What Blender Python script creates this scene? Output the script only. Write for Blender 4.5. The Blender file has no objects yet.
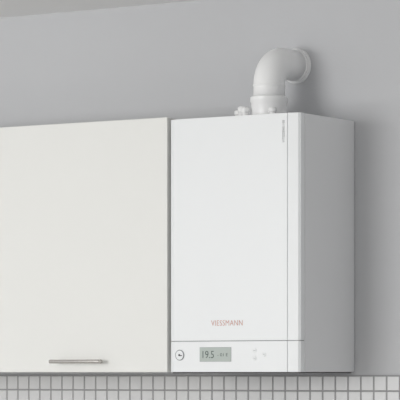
import bpy, bmesh, math
from mathutils import Vector, Matrix

sc = bpy.context.scene
sc.view_settings.view_transform = 'Standard'

# ---------------------------------------------------------------- materials
def mat(name, col, rough=0.5, metal=0.0, noise=0.0, nscale=6.0, bump=0.0, bscale=80.0, coat=0.0):
    m = bpy.data.materials.new(name); m.use_nodes = True
    nt = m.node_tree; b = nt.nodes['Principled BSDF']
    b.inputs['Base Color'].default_value = (*col, 1)
    b.inputs['Roughness'].default_value = rough
    b.inputs['Metallic'].default_value = metal
    b.inputs['Coat Weight'].default_value = coat
    tc = nt.nodes.new('ShaderNodeTexCoord')
    if noise > 0:
        n = nt.nodes.new('ShaderNodeTexNoise'); n.inputs['Scale'].default_value = nscale
        n.inputs['Detail'].default_value = 4
        r = nt.nodes.new('ShaderNodeMapRange')
        r.inputs['To Min'].default_value = 1 - noise; r.inputs['To Max'].default_value = 1 + noise
        mx = nt.nodes.new('ShaderNodeMix'); mx.data_type = 'RGBA'; mx.blend_type = 'MULTIPLY'
        mx.inputs[0].default_value = 1.0
        mx.inputs[6].default_value = (*col, 1)
        nt.links.new(tc.outputs['Object'], n.inputs['Vector'])
        nt.links.new(n.outputs['Fac'], r.inputs['Value'])
        nt.links.new(r.outputs['Result'], mx.inputs[7])
        nt.links.new(mx.outputs[2], b.inputs['Base Color'])
    if bump > 0:
        n2 = nt.nodes.new('ShaderNodeTexNoise'); n2.inputs['Scale'].default_value = bscale
        bp = nt.nodes.new('ShaderNodeBump'); bp.inputs['Strength'].default_value = bump
        bp.inputs['Distance'].default_value = 0.002
        nt.links.new(tc.outputs['Object'], n2.inputs['Vector'])
        nt.links.new(n2.outputs['Fac'], bp.inputs['Height'])
        nt.links.new(bp.outputs['Normal'], b.inputs['Normal'])
    return m

M_wall = mat('wall_paint', (0.575, 0.58, 0.595), 0.9, noise=0.04, nscale=1.5, bump=0.15, bscale=120)
M_ceil = mat('ceiling_paint', (0.84, 0.84, 0.84), 0.95, noise=0.01)
M_floor = mat('floor_vinyl', (0.62, 0.60, 0.57), 0.6, noise=0.08, nscale=3)
M_tile = mat('tile_glaze', (0.66, 0.66, 0.665), 0.3, noise=0.04, nscale=9)
M_grout = mat('grout', (0.33, 0.33, 0.335), 0.9, noise=0.04)
M_cab = mat('cabinet_laminate', (0.80, 0.80, 0.775), 0.42, noise=0.006, nscale=2)
M_cabin = mat('cabinet_carcass', (0.70, 0.69, 0.66), 0.6, noise=0.01)
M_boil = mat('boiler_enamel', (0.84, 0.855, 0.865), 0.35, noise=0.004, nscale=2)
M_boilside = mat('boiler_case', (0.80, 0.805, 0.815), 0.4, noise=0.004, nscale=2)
M_dark = mat('painted_shade', (0.10, 0.10, 0.10), 0.7, noise=0.02)  # near-black colour standing in for the shade under the boiler
M_seam = mat('seam_grey', (0.36, 0.37, 0.38), 0.6, noise=0.02)
M_pipe = mat('flue_white', (0.92, 0.92, 0.92), 0.35, noise=0.005)
M_metal = mat('brushed_steel', (0.62, 0.60, 0.57), 0.25, 1.0, noise=0.03, nscale=60)
M_red = mat('logo_red', (0.62, 0.33, 0.28), 0.5, noise=0.01)
M_ink = mat('label_ink', (0.08, 0.08, 0.09), 0.6, noise=0.01)
M_lcd = mat('lcd_glass', (0.44, 0.49, 0.46), 0.3, noise=0.02)
M_lcdseg = mat('lcd_segments', (0.10, 0.13, 0.12), 0.5, noise=0.01)
M_grey = mat('grey_plastic', (0.35, 0.36, 0.38), 0.5, noise=0.01)

# ---------------------------------------------------------------- helpers
def empty(name, loc):
    e = bpy.data.objects.new(name, None); e.empty_display_size = 0.1
    e.location = loc; sc.collection.objects.link(e); return e

def finish(name, bm, m, parent=None, smooth=False, bevel=0.0, seg=3):
    bmesh.ops.recalc_face_normals(bm, faces=bm.faces)
    me = bpy.data.meshes.new(name); bm.to_mesh(me); bm.free()
    o = bpy.data.objects.new(name, me); sc.collection.objects.link(o)
    me.materials.append(m)
    if smooth:
        for p in me.polygons: p.use_smooth = True
    if bevel > 0:
        b = o.modifiers.new('bevel', 'BEVEL'); b.width = bevel; b.segments = seg
        b.limit_method = 'ANGLE'; b.angle_limit = math.radians(40)
        for p in me.polygons: p.use_smooth = True
        w = o.modifiers.new('wn', 'WEIGHTED_NORMAL'); w.keep_sharp = True
    if parent:
        o.parent = parent
        o.matrix_parent_inverse = Matrix.Translation(-Vector(parent.location))
    return o

def box(name, x0, x1, y0, y1, z0, z1, m, parent=None, bevel=0.0, seg=3):
    bm = bmesh.new()
    bmesh.ops.create_cube(bm, size=1, matrix=Matrix.Translation(((x0+x1)/2, (y0+y1)/2, (z0+z1)/2))
        @ Matrix.Diagonal((x1-x0, y1-y0, z1-z0, 1)))
    return finish(name, bm, m, parent, bevel=bevel, seg=seg)

def prism(name, pts, z0, z1, m, parent=None, bevel=0.0):
    bm = bmesh.new()
    a = [bm.verts.new((x, y, z0)) for x, y in pts]; b = [bm.verts.new((x, y, z1)) for x, y in pts]
    bm.faces.new(a); bm.faces.new(b)
    n = len(pts)
    for i in range(n): bm.faces.new((a[i], a[(i+1) % n], b[(i+1) % n], b[i]))
    return finish(name, bm, m, parent, bevel=bevel)

def lathe(name, prof, origin, axis, m, parent=None, n=48):
    bm = bmesh.new(); rings = []
    for r, h in prof:
        ring = []
        for i in range(n):
            t = 2*math.pi*i/n
            u, v = r*math.cos(t), r*math.sin(t)
            p = {'Z': (u, v, h), '-Y': (u, -h, v), 'X': (h, u, v)}[axis]
            ring.append(bm.verts.new(Vector(p)+Vector(origin)))
        rings.append(ring)
    for a, b in zip(rings, rings[1:]):
        for i in range(n): bm.faces.new((a[i], a[(i+1) % n], b[(i+1) % n], b[i]))
    bm.faces.new(rings[0]); bm.faces.new(rings[-1])
    o = finish(name, bm, m, parent, smooth=True)
    e = o.modifiers.new('es', 'EDGE_SPLIT'); e.split_angle = math.radians(35)
    return o

def text(name, s, width, height, loc, rot, m, parent, depth=0.0003, offset=0.0, spacing=1.0):
    c = bpy.data.curves.new(name+'_c', 'FONT'); c.body = s; c.align_x = 'CENTER'; c.align_y = 'CENTER'
    c.extrude = depth; c.offset = offset; c.space_character = spacing
    t = bpy.data.objects.new(name+'_t', c); sc.collection.objects.link(t)
    bpy.context.view_layer.update()
    dg = bpy.context.evaluated_depsgraph_get()
    me = bpy.data.meshes.new_from_object(t.evaluated_get(dg))
    bpy.data.objects.remove(t)
    xs = [v.co.x for v in me.vertices]; ys = [v.co.y for v in me.vertices]
    cx, cy = (min(xs)+max(xs))/2, (min(ys)+max(ys))/2
    sx, sy = width/(max(xs)-min(xs)), height/(max(ys)-min(ys))
    R = rot.to_4x4()
    for v in me.vertices:
        v.co = (R @ Vector(((v.co.x-cx)*sx, (v.co.y-cy)*sy, v.co.z))) + Vector(loc)
    me.materials.clear(); me.materials.append(m)
    o = bpy.data.objects.new(name, me); sc.collection.objects.link(o)
    o.parent = parent; o.matrix_parent_inverse = Matrix.Translation(-Vector(parent.location))
    return o

EYE = 1.50
D = 0.277
CEIL = EYE + 1.125

# ---------------------------------------------------------------- room
box('wall_back', -3.5, 3.5, 0.0, 0.12, 0, CEIL, M_wall)
box('ceiling', -3.5, 3.5, -7.5, 0.12, CEIL, CEIL+0.1, M_ceil)
box('floor', -3.5, 7.5, -8.0, 0.12, -0.1, 0, M_floor)

# mosaic backsplash
P = 0.0445; G = 0.0038
ztop = EYE - 0.006
rows, cols = 13, 100
bm = bmesh.new()
for r in range(rows):
    for c in range(cols):
        x = -2.6 + c*P; z = ztop - r*P
        x0, x1, z1, z0 = x+G/2, x+P-G/2, z-G, z-P
        e = 0.0012
        f = [bm.verts.new(p) for p in ((x0+e, -0.008, z0+e), (x1-e, -0.008, z0+e), (x1-e, -0.008, z1-e), (x0+e, -0.008, z1-e))]
        b = [bm.verts.new(p) for p in ((x0, -0.0055, z0), (x1, -0.0055, z0), (x1, -0.0055, z1), (x0, -0.0055, z1))]
        bm.faces.new(f)
        for i in range(4): bm.faces.new((f[i], b[i], b[(i+1) % 4], f[(i+1) % 4]))
tiles = empty('mosaic_tile_backsplash', (0, 0, ztop))
finish('tiles', bm, M_tile, tiles)
box('grout_bed', -2.6, -2.6+cols*P, -0.006, -0.0002, ztop-rows*P, ztop, M_grout, tiles)

# ---------------------------------------------------------------- wall cabinet
CX1 = -0.4650; CW = 0.664; CZ0 = EYE+0.002; CZ1 = EYE+0.742
cab = empty('wall_cabinet', (CX1-CW, 0, CZ0))
yf = -D
CX0 = CX1-2*CW
box('carcass', CX0+0.001, CX1-0.001, yf+0.022, -0.009, CZ0+0.003, CZ1-0.002, M_cabin, cab, bevel=0.001)
for i in range(2):
    x1 = CX1 - i*CW; x0 = x1-CW
    box(f'door_panel_{i+1}', x0+0.0015, x1-0.0015, yf, yf+0.019, CZ0, CZ1, M_cab, cab, bevel=0.0022)
    hx = (x0+x1)/2 + 0.012
    zc = EYE + 0.034; yb = yf-0.030; L = 0.095
    lathe(f'handle_bar_{i+1}', [(0.0035, -L), (0.0055, -L+0.0015), (0.0058, -L+0.004), (0.0058, L-0.004), (0.0055, L-0.0015), (0.0035, L)],
          (hx, yb, zc), 'X', M_metal, cab, 24)
    for k, s in enumerate((-1, 1)):
        lathe(f'handle_post_{i+1}_{k+1}', [(0.0062, 0), (0.0062, 0.003), (0.0045, 0.005), (0.0045, 0.029)],
              (hx+s*0.074, yf, zc), '-Y', M_metal, cab, 24)

# ---------------------------------------------------------------- boiler
W = 0.4566; BZ0 = EYE+0.003; BZ1 = EYE+0.733
boiler = empty('gas_boiler', (-W/2, 0, BZ0))
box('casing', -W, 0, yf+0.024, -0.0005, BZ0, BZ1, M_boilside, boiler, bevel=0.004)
box('casing_seam', -W+0.003, -0.003, yf+0.019, yf+0.030, BZ0+0.003, BZ1-0.003, M_seam, boiler)
def cover(name, z0, z1, m, bev=0.003):
    pts = [(-W, yf+0.0215), (-W, yf+0.005), (-W+0.006, yf-0.001), (-W+0.022, yf-0.007),
           (-0.0395, yf-0.007), (-0.0385, yf-0.004), (-0.0355, yf-0.004), (-0.0345, yf-0.006),
           (-0.006, yf+0.0), (0, yf+0.005), (0, yf+0.0215)]
    return prism(name, pts, z0, z1, m, boiler, bevel=0)
zs = EYE+0.0915
cover('front_cover', zs+0.0012, BZ1-0.0005, M_boil)
cover('control_panel', BZ0, zs-0.0012, M_boil)
prism('cover_seam', [(-W+0.004, yf+0.02), (-W+0.004, yf+0.005), (-W+0.022, yf-0.003), (-0.036, yf-0.003), (-0.004, yf+0.004), (-0.004, yf+0.02)],
      zs-0.003, zs+0.003, M_seam, boiler)
box('underside_shade_slab', -W+0.006, -0.006, yf+0.006, -0.010, BZ0-0.004, BZ0+0.002, M_dark, boiler)  # added dark slab, paints the shadow line along the boiler's bottom
F = yf-0.007
box('display_bezel', -0.3440, -0.2326, F-0.0008, F+0.002, EYE+0.0325, EYE+0.0738, M_grey, boiler, bevel=0.0005)
box('display', -0.3430, -0.2336, F-0.0012, F+0.001, EYE+0.0335, EYE+0.0728, M_lcd, boiler)
RX = Matrix.Rotation(math.radians(90), 3, 'X')
text('display_digits', '19.5', 0.040, 0.021, (-0.313, F-0.0014, EYE+0.053), RX, M_lcdseg, boiler, 0.0002)
text('display_status', '- 01 E', 0.036, 0.009, (-0.262, F-0.0014, EYE+0.052), RX, M_lcdseg, boiler, 0.0002)
lathe('gauge_ring', [(0.0155, 0), (0.0155, 0.002), (0.0142, 0.0035), (0.0135, 0.002), (0.0135, 0.0018)], (-0.4150, F, EYE+0.0515), '-Y', M_grey, boiler)
lathe('gauge_face', [(0.0134, 0), (0.0134, 0.0024)], (-0.4150, F, EYE+0.0515), '-Y', M_boil, boiler)
box('gauge_needle', -0.4160, -0.4060, F-0.0032, F-0.002, EYE+0.0490, EYE+0.0515, M_ink, boiler)
lathe('gauge_hub', [(0.003, 0), (0.003, 0.004)], (-0.4150, F, EYE+0.0515), '-Y', M_ink, boiler, 20)
for i, (bx, bz) in enumerate(((-0.151, 0.064), (-0.151, 0.042), (-0.118, 0.053))):
    lathe(f'button_{i+1}', [(0.0065, 0), (0.0065, 0.0006), (0.0055, 0.0012)], (bx, F, EYE+bz), '-Y', M_boil, boiler, 28)
    box(f'button_mark_{i+1}', bx-0.003, bx+0.003, F-0.0015, F-0.0008, EYE+bz-0.0006, EYE+bz+0.0006, M_grey, boiler)
text('logo_lettering', 'VIESSMANN', 0.110, 0.0155, (-0.248, F-0.0003, EYE+0.143), RX, M_red, boiler, offset=-0.008, spacing=1.1)
RV = Matrix.Rotation(math.radians(-90), 3, 'Y') @ RX
text('model_lettering', 'VITODENS 100', 0.062, 0.0075, (-0.0512, F-0.0003, EYE+0.681), RV, M_ink, boiler, offset=-0.01, spacing=1.15)

# ---------------------------------------------------------------- flue
px, py = -0.206, -D+0.140
zt = BZ1+0.0005
zc = EYE+0.905; R = 0.070; r = 0.0455
flue = empty('flue_pipe', (px, py, zt))
lathe('base_collar', [(0.060, 0), (0.060, 0.008), (0.0520, 0.012), (0.0520, 0.048), (0.0545, 0.052), (0.0545, 0.064), (0.050, 0.068), (0.046, 0.068)],
      (px, py, zt), 'Z', M_pipe, flue)
bm = bmesh.new(); rings = []; n = 48
path = [(0, zt+0.06, 0)]
path += [(0, zc-R, 0)]
NS = 20
for i in range(1, NS+1):
    a = math.pi/2*i/NS
    path.append((R*(1-math.cos(a)), zc-R+R*math.sin(a), a))
path.append((-py-0.0005, zc, math.pi/2))
for dy, z, a in path:
    ring = []
    for i in range(n):
        t = 2*math.pi*i/n
        u, v = r*math.cos(t), r*math.sin(t)
        ring.append(bm.verts.new((px+u, py+dy+v*math.cos(a), z-v*math.sin(a))))
    rings.append(ring)
for a, b in zip(rings, rings[1:]):
    for i in range(n): bm.faces.new((a[i], a[(i+1) % n], b[(i+1) % n], b[i]))
bm.faces.new(rings[0]); bm.faces.new(rings[-1])
finish('elbow', bm, M_pipe, flue, smooth=True)
lathe('elbow_sleeve', [(0.0456, 0), (0.0470, 0.001), (0.0470, 0.006), (0.0456, 0.008)], (px, py, zc-R-0.006), 'Z', M_pipe, flue)
lathe('wall_sleeve', [(0.0475, 0.0005), (0.0480, 0.002), (0.0480, 0.014), (0.0456, 0.017)], (px, 0, zc), '-Y', M_pipe, flue)
lathe('wall_flange', [(0.0525, 0.0005), (0.0525, 0.003), (0.050, 0.007), (0.046, 0.008)], (px, 0, zc), '-Y', M_pipe, flue)
for i, (dx, dy, h, rr) in enumerate(((-0.074, -0.03, 0.040, 0.0105), (-0.100, -0.01, 0.032, 0.011), (-0.048, -0.050, 0.034, 0.009), (0.048, -0.05, 0.030, 0.009))):
    lathe(f'test_port_{i+1}', [(rr, 0), (rr, h*0.55), (rr*1.25, h*0.6), (rr*1.25, h*0.9), (rr*0.9, h)],
          (px+dx, py+dy, zt), 'Z', M_pipe, flue, 28)

# ---------------------------------------------------------------- lights
w = bpy.data.worlds.new('World'); sc.world = w; w.use_nodes = True
w.node_tree.nodes['Background'].inputs['Color'].default_value = (0.96, 0.98, 1.0, 1)
w.node_tree.nodes['Background'].inputs['Strength'].default_value = 0.67
def area(name, loc, target, sx, sy, power, col):
    l = bpy.data.lights.new(name, 'AREA'); l.shape = 'RECTANGLE'; l.size = sx; l.size_y = sy
    l.energy = power; l.color = col
    o = bpy.data.objects.new(name, l); sc.collection.objects.link(o); o.location = loc
    d = Vector(target)-Vector(loc)
    o.rotation_euler = d.to_track_quat('-Z', 'Y').to_euler(); return o
area('key_light', (-1.9, -5.2, 2.0), (-0.4, 0, 1.9), 2.4, 1.8, 118, (1, 0.995, 0.98))  # unseen area key light, added front-left because the ceiling blocks world light

# ---------------------------------------------------------------- camera
th = math.radians(28); f = 2445.0; Z0 = 6.87; L0 = -0.843
d = Vector((-math.sin(th), math.cos(th), 0)); rt = Vector((math.cos(th), math.sin(th), 0))
pos = Vector((0, -D, 0)) - Z0*d - L0*rt; pos.z = EYE
cam = bpy.data.cameras.new('camera'); co = bpy.data.objects.new('camera', cam)
sc.collection.objects.link(co); co.location = pos
co.rotation_euler = (math.radians(90), 0, th)
cam.sensor_width = 36; cam.lens = f/400*36
cam.shift_x = (200-600)/400
cam.shift_y = (373-200)/400
sc.camera = co
